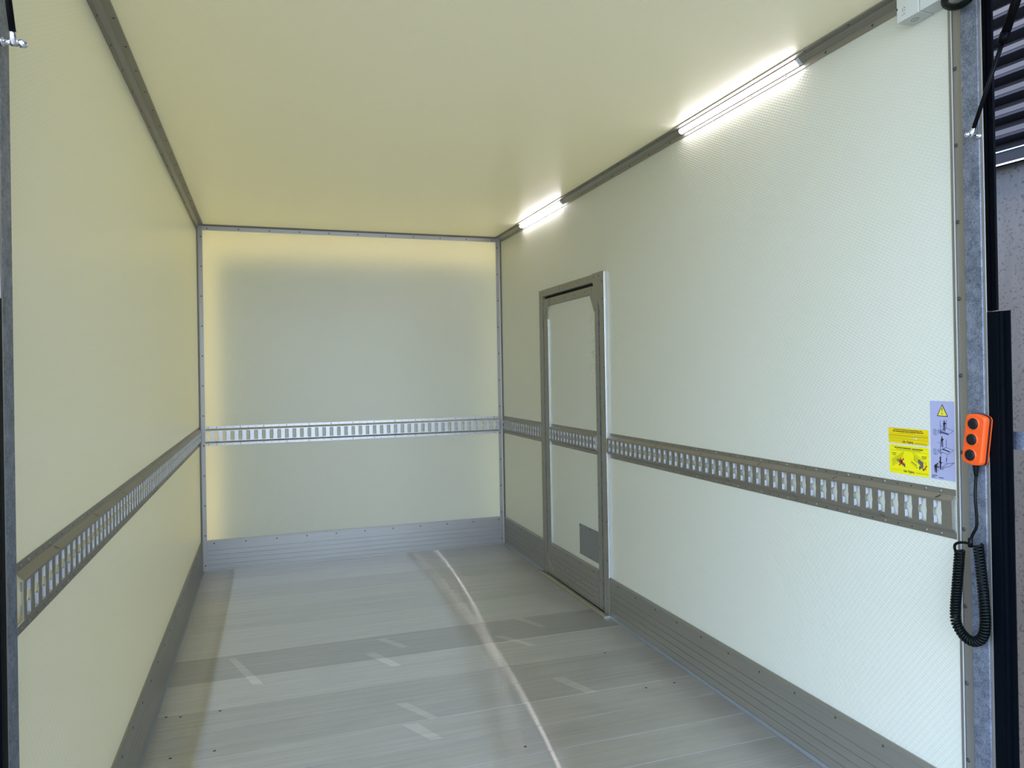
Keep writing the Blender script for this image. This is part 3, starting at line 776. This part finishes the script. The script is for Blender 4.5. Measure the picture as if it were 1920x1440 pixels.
# right drawing
for (a, b) in (((1035, 430), (1500, 805)), ((1045, 500), (1480, 850)), ((1035, 430), (1045, 510)), ((1500, 805), (1440, 950)), ((1045, 680), (1290, 890))): stroke(bm, [a, b], 0.0009, mk2, x, 1)
for i in range(5):
    X = 1075 + i * 45; Yt = 530 + (X - 1045) * .78; stroke(bm, [(X, Yt), (X, Yt + 150)], 0.0017, mk2, x, 1)
fillp(bm, [(1210, 690), (1250, 680), (1395, 800), (1395, 970), (1245, 1060), (1240, 935), (1300, 895), (1215, 790)], mk2, x - 0.0002, 2)
stroke(bm, [(930, 785), (1165, 990)], 0.0008, mk2, x, 0); fillp(bm, [(1180, 1005), (1135, 985), (1160, 950)], mk2, x, 0)
wordbar(bm, (965, 755), (1150, 905), [4, 2, 5], 0.0019, mk2, x, 0)
stroke(bm, [(1375, 1010), (1400, 1085), (1520, 915)], 0.0032, mk2, x - 0.0004, 3); stroke(bm, [(1450, 1000), (1495, 1075)], 0.0014, mk2, x - 0.0004, 3)
stroke(bm, [(200, 1003), (620, 1070)], 0.0006, mk2, x, 1); stroke(bm, [(1110, 1140), (1560, 1205)], 0.0006, mk2, x, 1)
wordbar(bm, (1110, 1180), (1560, 1245), [10, 4, 6], 0.0011, mk2, x, 1)
new_obj('print', bm, [M_ink, M_inkg, M_pgrey, M_red], s2, recalc=False)
text_mesh(s2, 'lettering', 'Gebr. Plugberg', (x, *mk2(865, 1122)), 0.0088, M_ink, 0.68)
# lilac grey
m3 = mk_map(0.2205, 0.1465, 1.1775, 0.9715)
s3 = thing('sticker', (W, 0.184, 0.9715), 'tall lilac grey sticker with a yellow warning triangle and tail lift drawings', 'sticker', 'stickers on the right wall')
sheet2d(s3, 'sheet', [(0, 0), (1, 0), (1, 1), (0, 1)], XS, M_grey, m3)
K3 = lambda X, Y: ((X - 185 - 40 * (Y - 200) / 2320) / 768, (Y - 200 - (110 * (Y - 200) / 2320) * (X - 185) / 768) / 2320)
mk3 = lambda X, Y: m3(*K3(X, Y))
bm = bmesh.new()
fillp(bm, [(583, 285), (768, 668), (415, 652)], mk3, x, 0)
fillp(bm, [(583, 335), (738, 645), (450, 632)], mk3, x - 0.0003, 1)
fillp(bm, [(572, 400), (598, 400), (590, 525), (582, 525)], mk3, x - 0.0006, 0); fillp(bm, circ(588, 580, 17, 17), mk3, x - 0.0006, 0)
def person(cx, top, s=1.0):
    fillp(bm, circ(cx, top + 20 * s, 20 * s, 24 * s), mk3, x - .0004, 0)
    fillp(bm, [(cx - 18 * s, top + 50 * s), (cx + 20 * s, top + 50 * s), (cx + 62 * s, top + 92 * s), (cx + 40 * s, top + 118 * s), (cx + 24 * s, top + 118 * s), (cx + 20 * s, top + 160 * s), (cx - 26 * s, top + 160 * s), (cx - 26 * s, top + 125 * s), (cx - 40 * s, top + 105 * s)], mk3, x - .0004, 0)
    stroke(bm, [(cx - 16 * s, top + 150 * s), (cx - 22 * s, top + 310 * s)], 0.0021 * s, mk3, x - .0004, 0)
    stroke(bm, [(cx + 14 * s, top + 150 * s), (cx + 26 * s, top + 320 * s)], 0.0023 * s, mk3, x - .0004, 0)
def lift(dy, cxp):
    for pts, wd in (([(518, 795 + dy), (522, 1195 + dy)], .0010), ([(710, 765 + dy), (708, 1010 + dy)], .0014),
                    ([(700, 1005 + dy), (935, 1090 + dy), (770, 1215 + dy), (530, 1150 + dy)], .0009),
                    ([(500, 1090 + dy), (640, 1040 + dy), (700, 1005 + dy)], .0013), ([(505, 1090 + dy), (530, 1195 + dy), (600, 1130 + dy)], .0012),
                    ([(300, 1050 + dy), (460, 1100 + dy)], .0006), ([(460, 1050 + dy), (480, 1160 + dy), (515, 1140 + dy)], .0013), ([(445, 1090 + dy), (430, 1190 + dy), (400, 1215 + dy)], .0009),
                    ([(345, 1215 + dy), (405, 1215 + dy)], .0009)):
        stroke(bm, pts, wd, mk3, x, 2)
    c = circ(340, 1130 + dy, 45, 82); stroke(bm, c + [c[0]], 0.0008, mk3, x, 2); c = circ(345, 1135 + dy, 24, 46); stroke(bm, c + [c[0]], 0.0006, mk3, x, 2)
lift(0, 0); person(648, 780)
stroke(bm, [(540, 1120), (770, 1195)], 0.0042, mk3, x - .0002, 2); stroke(bm, [(525, 935), (600, 965)], .0008, mk3, x, 2)
lift(590, 0); person(576, 1265)
stroke(bm, [(600, 1650), (810, 1725)], 0.0028, mk3, x - .0002, 0); stroke(bm, [(420, 1440), (500, 1475)], .0008, mk3, x, 2)
stroke(bm, [(540, 1790), (545, 1900)], .0009, mk3, x, 2); stroke(bm, [(730, 1830), (735, 2080)], .0007, mk3, x, 2); stroke(bm, [(710, 1920), (712, 2020)], .0017, mk3, x, 2)
stroke(bm, [(520, 1890), (525, 2245)], .0042, mk3, x, 0); stroke(bm, [(480, 2030), (565, 2065)], .0030, mk3, x, 0)
stroke(bm, [(565, 2200), (735, 2090), (955, 2065), (820, 2170), (570, 2215), (580, 2275), (640, 2220)], .0012, mk3, x, 2); stroke(bm, [(570, 2040), (730, 2080)], .0006, mk3, x, 2)
fillp(bm, circ(436, 2090, 26, 28), mk3, x - .0004, 0)
fillp(bm, [(400, 2090), (425, 2130), (455, 2180), (485, 2150), (495, 2165), (460, 2225), (420, 2180), (415, 2230), (420, 2300), (405, 2365), (380, 2365), (390, 2280), (370, 2240), (375, 2340), (350, 2335), (340, 2200), (320, 2160), (345, 2115)], mk3, x - .0004, 0)
stroke(bm, [(320, 2160), (315, 2260), (345, 2310)], .0006, mk3, x, 2); stroke(bm, [(470, 2180), (470, 2290), (430, 2300)], .0007, mk3, x, 2)
wordbar(bm, (250, 2425), (415, 2445), [9], 0.0017, mk3, x, 0); wordbar(bm, (250, 2473), (345, 2487), [5], 0.0017, mk3, x, 0); wordbar(bm, (480, 2503), (625, 2523), [8], 0.0017, mk3, x, 0)
new_obj('print', bm, [M_ink, M_tri, M_inkn], s3, recalc=False)

# ---------------------------------------------------------------- rear frame: edge profiles, posts, seals
def edge_profile(name, side):
    X = (lambda d: W - d) if side == 'right' else (lambda d: d)
    sx = 1 if side == 'right' else -1
    pts = [(0.0, 0.1415), (0.0035, 0.1410), (0.0040, 0.1310), (0.0065, 0.1300), (0.0068, 0.1270), (0.0040, 0.1260), (0.0040, 0.1240), (0.0052, 0.1230), (0.0052, 0.082), (0.0, 0.082)]
    bm = bmesh.new(); prism(bm, [(X(d), y) for d, y in pts], frame_z, 0.0, H - 0.04)
    o = new_obj(name, bm, M_trimz); tag(o, kind='structure')
    bm = bmesh.new(); prism(bm, [(X(0.0064), 0.1301), (X(0.0080), 0.1296), (X(0.0083), 0.1276), (X(0.0067), 0.1270)], frame_z, 0.0, H - 0.041)
    b = new_obj('bright_bead', bm, M_bead, o)
    for z in [0.272 + 0.1945 * i for i in range(10)]: rivet(o, (X(0.0056), 0.1215, z), (-sx, 0, 0), RIVD, scale=1.15)
    return o
edge_profile('trim_9', 'left'); edge_profile('trim_10', 'right')
def post(side, label):
    X = (lambda d: W - d) if side == 'right' else (lambda d: d)
    o = thing('frame_post', (X(0.015), 0.05, 0), label, 'steel post', 'galvanised posts of the rear frame')
    e = 0.029 if side == 'right' else 0.042
    dy = 0.0095 if side == 'right' else 0.004
    pts = [(0.004, 0.076), (e - 0.004, 0.076), (e - 0.001, 0.075), (e, 0.072), (e, 0.030), (e - 0.0015, 0.0265), (e - 0.004, 0.0255), (0.004, 0.0255)]
    pts = [(a, b + dy) for a, b in pts]
    bm = bmesh.new(); prism(bm, [(X(d), y) for d, y in pts], frame_z, -0.05, H + 0.02)
    new_obj('steel_column', bm, M_galv, o)
    bm = bmesh.new(); prism(bm, [(X(d), y + dy) for d, y in [(0.006, 0.0255), (e - 0.001, 0.0255), (e, 0.0245), (e, 0.0185), (e - 0.001, 0.0175), (0.010, 0.0175)]], frame_z, -0.05, H + 0.02)
    new_obj('edge_strip', bm, M_trimz, o)
    return o
post('left', 'galvanised steel post at the left edge of the rear opening')
post('right', 'galvanised steel post behind the orange hand control on the right')
def bumper(side, label):
    X = (lambda d: W - d) if side == 'right' else (lambda d: d)
    o = thing('rubber_buffer', (X(0.015), -0.01, 0), label, 'rubber buffer', 'rubber buffers of the rear frame')
    e = 0.030 if side == 'right' else 0.043
    y1 = 0.0255 if side == 'right' else 0.020
    pts = [(0.002, y1), (e, y1), (e + .001, y1 - .004), (e + .001, 0.000), (e - 0.001, -0.0015), (e - 0.001, -0.0035), (e + 0.002, -0.005), (e + 0.002, -0.011), (e - 0.004, -0.0135), (e - 0.004, -0.0195), (e - 0.001, -0.022), (e - 0.001, -0.032), (e - 0.003, -0.033), (0.010, -0.010)]
    bm = bmesh.new(); prism(bm, [(X(d), y) for d, y in pts], frame_z, -0.1, 1.397)
    new_obj('buffer_profile', bm, M_rubber, o)
    if side == 'left': return o
    o2 = thing('rubber_seal', (X(0.015), 0.01, 1.4), label.replace('wide ribbed rubber buffer', 'narrow black seal strip above the buffer'), 'rubber seal')
    pts = [(0.008, y1), (0.026, y1), (0.030, y1 - .002), (0.030, y1 - .0085), (0.0265, y1 - .010), (0.0265, y1 - .014), (0.031, y1 - .0155), (0.031, y1 - .026), (0.027, y1 - .0285)]
    bm = bmesh.new(); prism(bm, [(X(d), y) for d, y in pts], frame_z, 1.400, H + 0.05)
    new_obj('seal_profile', bm, M_rubber2, o2)
bumper('left', 'wide ribbed rubber buffer on the left post')
bumper('right', 'wide ribbed rubber buffer beside the right post')
br = thing('steel_bracket', (2.100, -0.03, 1.07), 'short galvanised bracket sticking out behind the right rubber buffer', 'bracket')
bm = bmesh.new()
pts = [(0.0, -0.020), (0.0, -0.040), (0.004, -0.060), (0.014, -0.080), (0.030, -0.095), (0.034, -0.092), (0.020, -0.078), (0.009, -0.058), (0.005, -0.038), (0.005, -0.020)]
prism(bm, [(2.0985 + d, y + 0.02) for d, y in pts], frame_z, 1.070, 1.112); new_obj('bent_plate', bm, M_galv, br)

# open roof hatch hinged above the rear opening (out of frame; it shades the upper walls)
hb = bmesh.new(); prism(hb, [(0.0, H + 0.03), (0.0, H + 0.075), (-1.10, H + 0.38), (-1.10, H + 0.335)], frame_x, -0.02, W + 0.02)
tag(new_obj('door_2', hb, M_cab), kind='structure')
# gas struts
def strut(x0, pts, label, studs, first=None):
    o = thing('gas_strut', (x0, pts[0][0], pts[0][1]), label, 'gas strut', 'gas struts of the roof hatch')
    V = [Vector((x0, y, z)) for y, z in pts]     # stud, rod end, body start, body end
    bm = bmesh.new(); tube(bm, [V[0] + (V[1] - V[0]) * .04, V[1] + (V[2] - V[1]) * .1], 0.0048, 14); new_obj('rod', bm, M_rod, o)
    bm = bmesh.new(); d = (V[2] - V[1]).normalized()
    tube(bm, [V[1], V[1] + d * .024], 0.0110, 20); tube(bm, [V[1] + d * .024, V[2]], 0.0098, 20); new_obj('cylinder', bm, M_strut, o)
    sx = 1 if x0 < 1 else -1
    px = 0.042 if x0 < 1 else W - 0.029
    zz, yy = V[0].z, V[0].y
    d0 = (V[1] - V[0]).normalized()
    bm = bmesh.new(); tube(bm, [V[0] - d0 * 0.005, V[0], V[0] + d0 * 0.008, V[0] + d0 * 0.020], [0.0045, 0.0068, 0.0060, 0.0042], 12); new_obj('end_fitting', bm, M_chrome, o)
    bm = bmesh.new()
    s = px
    tube(bm, [(s, yy, zz), (s + sx * .004, yy, zz), (s + sx * .0042, yy, zz), (x0 - sx * .006, yy, zz), (x0 + sx * .0075, yy, zz), (x0 + sx * .0076, yy, zz), (x0 + sx * .013, yy, zz), (x0 + sx * .017, yy, zz), (x0 + sx * .019, yy, zz)],
         [0.007, 0.007, 0.004, 0.004, 0.004, 0.0062, 0.0066, 0.0050, 0.002], 14)
    new_obj('ball_stud', bm, M_chrome, o)
    return o
strut(2.045, [(0.037, 1.824), (-0.046, 2.009), (-0.115, 2.165)], 'black gas strut right of the opening, rising past the striped cladding', 0)
strut(0.060, [(0.036, 1.795), (-0.047, 1.981), (-0.116, 2.138)], 'gas strut at the top left corner of the opening', 0)

# ---------------------------------------------------------------- hand control with coiled cable
hc = thing('hand_control', (2.045, 0.04, 1.02), 'orange three button hand control hanging on a black coiled cable', 'remote control')
ctrH = Vector((2.0595, 0.0385, 1.0905)); tilt = math.radians(7.5)
ax_s = Vector((0, -math.cos(tilt), -math.sin(tilt) * 1.0))     # across, towards the camera side
ax_t = Vector((0, -math.sin(tilt), math.cos(tilt)))           # up along the control
ax_n = Vector((-1, 0, 0))
def hp3(s, t, n): return ctrH + ax_s * s + ax_t * t + ax_n * n
def shell(outline, levels, mat, name, par, smooth=False):
    bm = bmesh.new(); rings = []
    for (n, k) in levels: rings.append([bm.verts.new(hp3(s * k[0], t * k[1], n)) for s, t in outline])
    for a, b in zip(rings[:-1], rings[1:]):
        for i in range(len(a)): bm.faces.new((a[i], a[(i + 1) % len(a)], b[(i + 1) % len(b)], b[i]))
    bm.faces.new(rings[0][::-1]); bm.faces.new(rings[-1])
    return new_obj(name, bm, mat, par, smooth=smooth)
def outline(hw, hh, r, bulge=0.006, n=5):
    out = []
    for (cx, cy, a0) in ((hw - r, hh - r, 0), (-hw + r, hh - r, 90), (-hw + r, -hh + r, 180), (hw - r, -hh + r, 270)):
        for k in range(n + 1):
            a = math.radians(a0 + 90 * k / n); s = cx + r * math.cos(a); t = cy + r * math.sin(a)
            out.append((s, t + (bulge * (1 - (s / hw) ** 2) if t > 0 else -bulge * (1 - (s / hw) ** 2))))
        if a0 in (0, 180):
            for k in (0.3, 0.5, 0.7):
                s = (hw - r) * (1 - 2 * k) * (1 if a0 == 0 else -1); t = hh if a0 == 0 else -hh
                out.append((s, t + (bulge if t > 0 else -bulge) * (1 - (s / hw) ** 2)))
    return out
OL = outline(0.0275, 0.0575, 0.007)
shell(OL, [(-0.0085, (.93, .96)), (-0.006, (.98, .985)), (-0.001, (.98, .985))], M_orange, 'back_shell', hc)
shell(OL, [(-0.0015, (1.0, 1.0)), (0.0045, (1.0, 1.0))], M_maroon, 'gasket', hc)
front = shell(OL, [(0.004, (.985, .985)), (0.013, (.985, .985)), (0.0165, (.95, .97)), (0.018, (.84, .93)), (0.0182, (.6, .8))], M_orange, 'front_shell', hc)
for i, t in enumerate((0.0385, 0.0, -0.0385)):
    bm = bmesh.new(); seg = 28
    prof = [(0.0160, 0.0176), (0.0150, 0.0205), (0.0138, 0.0205), (0.0132, 0.0180)]
    rings = [[bm.verts.new(hp3(-0.003 + r * math.cos(2 * math.pi * k / seg), t + r * math.sin(2 * math.pi * k / seg), n)) for k in range(seg)] for r, n in prof]
    for a, b in zip(rings[:-1], rings[1:]):
        for k in range(seg): bm.faces.new((a[k], a[(k + 1) % seg], b[(k + 1) % seg], b[k]))
    new_obj('button_collar', bm, M_orange, front, smooth=True)
    bm = bmesh.new()
    prof = [(0.0134, 0.0170), (0.0134, 0.0205), (0.0122, 0.0228), (0.0085, 0.0236), (0.004, 0.0233), (0.001, 0.0232)]
    rings = [[bm.verts.new(hp3(-0.003 + r * math.cos(2 * math.pi * k / seg), t + r * math.sin(2 * math.pi * k / seg), n)) for k in range(seg)] for r, n in prof]
    for a, b in zip(rings[:-1], rings[1:]):
        for k in range(seg): bm.faces.new((a[k], a[(k + 1) % seg], b[(k + 1) % seg], b[k]))
    bm.faces.new(rings[-1]); new_obj('button', bm, M_btn, hc, smooth=True)
# strain relief
bm = bmesh.new()
base = hp3(-0.001, -0.0615, 0.0)
rel = []; rr = []
for i in range(12):
    rel.append(base + Vector((0, 0.0006, -1)) * (i * 0.0026)); rr.append((0.0085 - i * 0.00035) if i % 2 == 0 else (0.0066 - i * 0.00022))
tube(bm, rel, rr, 14); new_obj('strain_relief', bm, M_cable, hc)
# straight lead, coil, return
bm = bmesh.new()
lead = spline([Vector(p) for p in (tuple(rel[-1]), (2.046, 0.0395, 0.955), (2.046, 0.0365, 0.900), (2.046, 0.0385, 0.878), (2.045, 0.0475, 0.860), (2.044, 0.0520, 0.846), (2.044, 0.0500, 0.838))], 8)
tube(bm, lead, 0.0036, 10)
tube(bm, [(2.044, 0.0530, 0.850), (2.044, 0.0535, 0.828)], 0.0058, 10)       # tie where the coil is hooked up
tube(bm, spline([Vector(p) for p in ((2.044, 0.052, 0.835), (2.044, 0.068, 0.836), (2.044, 0.086, 0.832), (2.044, 0.0965, 0.825), (2.045, 0.0985, 0.814), (2.050, 0.0965, 0.808), (2.0568, 0.0875, 0.811))], 8), 0.0034, 10)
new_obj('lead', bm, M_cable, hc, smooth=True)
axis_c = spline([Vector(p) for p in ((2.047, 0.0860, 0.812), (2.047, 0.0905, 0.770), (2.047, 0.0965, 0.715), (2.047, 0.1020, 0.660), (2.047, 0.0990, 0.628), (2.047, 0.0780, 0.6035), (2.047, 0.0530, 0.5985), (2.047, 0.0300, 0.6150), (2.047, 0.0205, 0.6500), (2.047, 0.0235, 0.7200), (2.047, 0.0300, 0.790), (2.047, 0.0350, 0.838))], 40)
# resample to equal length and wind
L = [0]
for a, b in zip(axis_c[:-1], axis_c[1:]): L.append(L[-1] + (b - a).length)
def at(l):
    import bisect
    i = min(max(bisect.bisect(L, l) - 1, 0), len(L) - 2); t = (l - L[i]) / max(L[i + 1] - L[i], 1e-9)
    return axis_c[i].lerp(axis_c[i + 1], min(max(t, 0), 1)), (axis_c[i + 1] - axis_c[i]).normalized()
turns = int(L[-1] / 0.0072); steps = turns * 16
path = []
for k in range(steps + 1):
    l = L[-1] * k / steps; p, tg_ = at(l)
    l2, t2 = at(min(l + 0.01, L[-1])); l1, t1 = at(max(l - 0.01, 0)); tg_ = (t1 + t2 + tg_).normalized()
    nx = Vector((1, 0, 0)); by = tg_.cross(nx).normalized(); a = 2 * math.pi * turns * k / steps
    path.append(p + (nx * math.cos(a) + by * math.sin(a)) * 0.0098)
bm = bmesh.new(); tube(bm, path, 0.0031, 8); new_obj('coiled_cable', bm, M_cable, hc, smooth=True)

# ---------------------------------------------------------------- floor marks and screws
marks = [[(1.621, 2.353), (1.664, 2.35), (1.736, 2.182), (1.71, 2.171)], [(1.445, 2.147), (1.489, 2.143), (1.601, 1.966), (1.568, 1.965)],
 [(1.531, 1.573), (1.58, 1.569), (1.651, 1.392), (1.61, 1.394)], [(0.907, 2.315), (0.95, 2.311), (1.035, 2.166), (1.002, 2.156)],
 [(0.832, 2.147), (0.879, 2.145), (0.966, 1.95), (0.924, 1.953)], [(0.876, 1.574), (0.92, 1.569), (1.008, 1.4), (0.977, 1.397)],
 [(0.872, 1.387), (0.928, 1.38), (0.99, 1.239), (0.945, 1.246)], [(0.242, 2.311), (0.271, 2.31), (0.393, 1.964), (0.352, 1.968)]]
for q in marks:
    q = [(a, b + (0.022 if b < 1.9 else 0.015)) for a, b in q]
    bm = bmesh.new(); prism(bm, q, frame_z, 0.0001, 0.0004); o = new_obj('tape_mark', bm, M_tape, floor_o)
    ul = o.data.uv_layers.new(name='UVMap')
    for lp in o.data.loops: ul.data[lp.index].uv = o.data.vertices[lp.vertex_index].co.xy
SCR = dome_mesh(0.0055, 0.0012, M_rivd, 'floor_screw')
for (x, y) in ((1.856, 1.752), (0.097, 1.754), (0.046, 1.771), (0.236, 1.754), (0.236, 1.432), (0.098, 1.431), (1.85, 1.353), (1.98, 1.353), (1.24, 1.08)):
    rivet(floor_o, (x, y + 0.022, 0), (0, 0, 1), SCR, name='floor_screw')

# ---------------------------------------------------------------- outside: yard, cab, building
gz = -0.55
tag(new_obj('trim_11', mkbox((-14, -16, gz - 0.1), (14, 12, gz)), M_ground), kind='structure').name = 'floor_outside'
bm = bmesh.new()
pts = [(D + 0.22, -0.2), (D + 0.22, 2.28), (D + 0.35, 2.38), (D + 0.9, 2.35), (D + 1.5, 1.3), (D + 2.2, 1.1), (D + 2.35, -0.2)]
prism(bm, pts, frame_x, 0.07, 2.0)
cab = tag(new_obj('unseen_truck_cab', bm, M_cab), kind='structure')  # unseen truck cab, shaped so its shade leaves the back wall's edges glowing

bld = thing('warehouse_building', (3.6, 1.2, gz), 'grey concrete building with ribbed metal cladding seen past the right post', 'building')
ang = math.radians(4.5)
dirv = Vector((-math.sin(ang), math.cos(ang), 0)); outv = Vector((-math.cos(ang), -math.sin(ang), 0))
P0 = Vector((3.6, 1.2, 0))
def bp_(p, s): return P0 + dirv * s + outv * p[0] + Vector((0, 0, p[1]))
bm = bmesh.new(); prism(bm, [(0, gz), (0, 2.165), (-0.25, 2.165), (-0.25, gz)], bp_, -13, 4); new_obj('concrete_wall', bm, M_conc, bld)
bm = bmesh.new(); prism(bm, [(0, 2.165), (0.045, 2.163), (0.045, 2.222), (0, 2.235)], bp_, -13, 4); fl_ = new_obj('flashing', bm, M_flash, bld)
bm = bmesh.new(); box_pts = [(0.045, 2.160), (0.0475, 2.160), (0.0475, 2.167), (0.045, 2.167)]; prism(bm, box_pts, bp_, -13, 4)
prism(bm, [(0.045, 2.219), (0.0475, 2.219), (0.0475, 2.223), (0.045, 2.223)], bp_, -13, 4); new_obj('drip_edge', bm, M_edge, fl_)
bm = bmesh.new()
pts = []; z = 2.235; pit = 0.0905
while z < 6.0:
    pts += [(-0.06, z), (-0.06, z + 0.046), (0.034, z + 0.050), (0.036, z + 0.060), (0.0335, z + 0.0615), (0.036, z + 0.063), (0.034, z + 0.086), (-0.06, z + 0.0905)]; z += pit
poly = pts + [(-0.2, z), (-0.2, 2.235)]
prism(bm, poly, bp_, -13, 4, caps=False); new_obj('ribbed_cladding', bm, M_cladd, bld)

# the plan above was drawn a touch long: bring depths and heights to the surveyed size
bpy.context.view_layer.update()
hc.location.y += 0.007; jb.location.y -= 0.009; hose.location.y -= 0.005
SY, SZ, OY = 0.9815, 1.0025, -0.0265
for me in bpy.data.meshes:
    if me.name.startswith(('rivet', 'floor_screw')): continue
    for v in me.vertices: v.co.y *= SY; v.co.z *= SZ
for o in bpy.data.objects:
    if o.type in ('CAMERA', 'LIGHT'): continue
    o.location = (o.location.x, o.location.y * SY + (OY if o.parent is None else 0.0), o.location.z * SZ)

for o in list(bpy.data.objects):
    if '_w' in o: del o['_w']
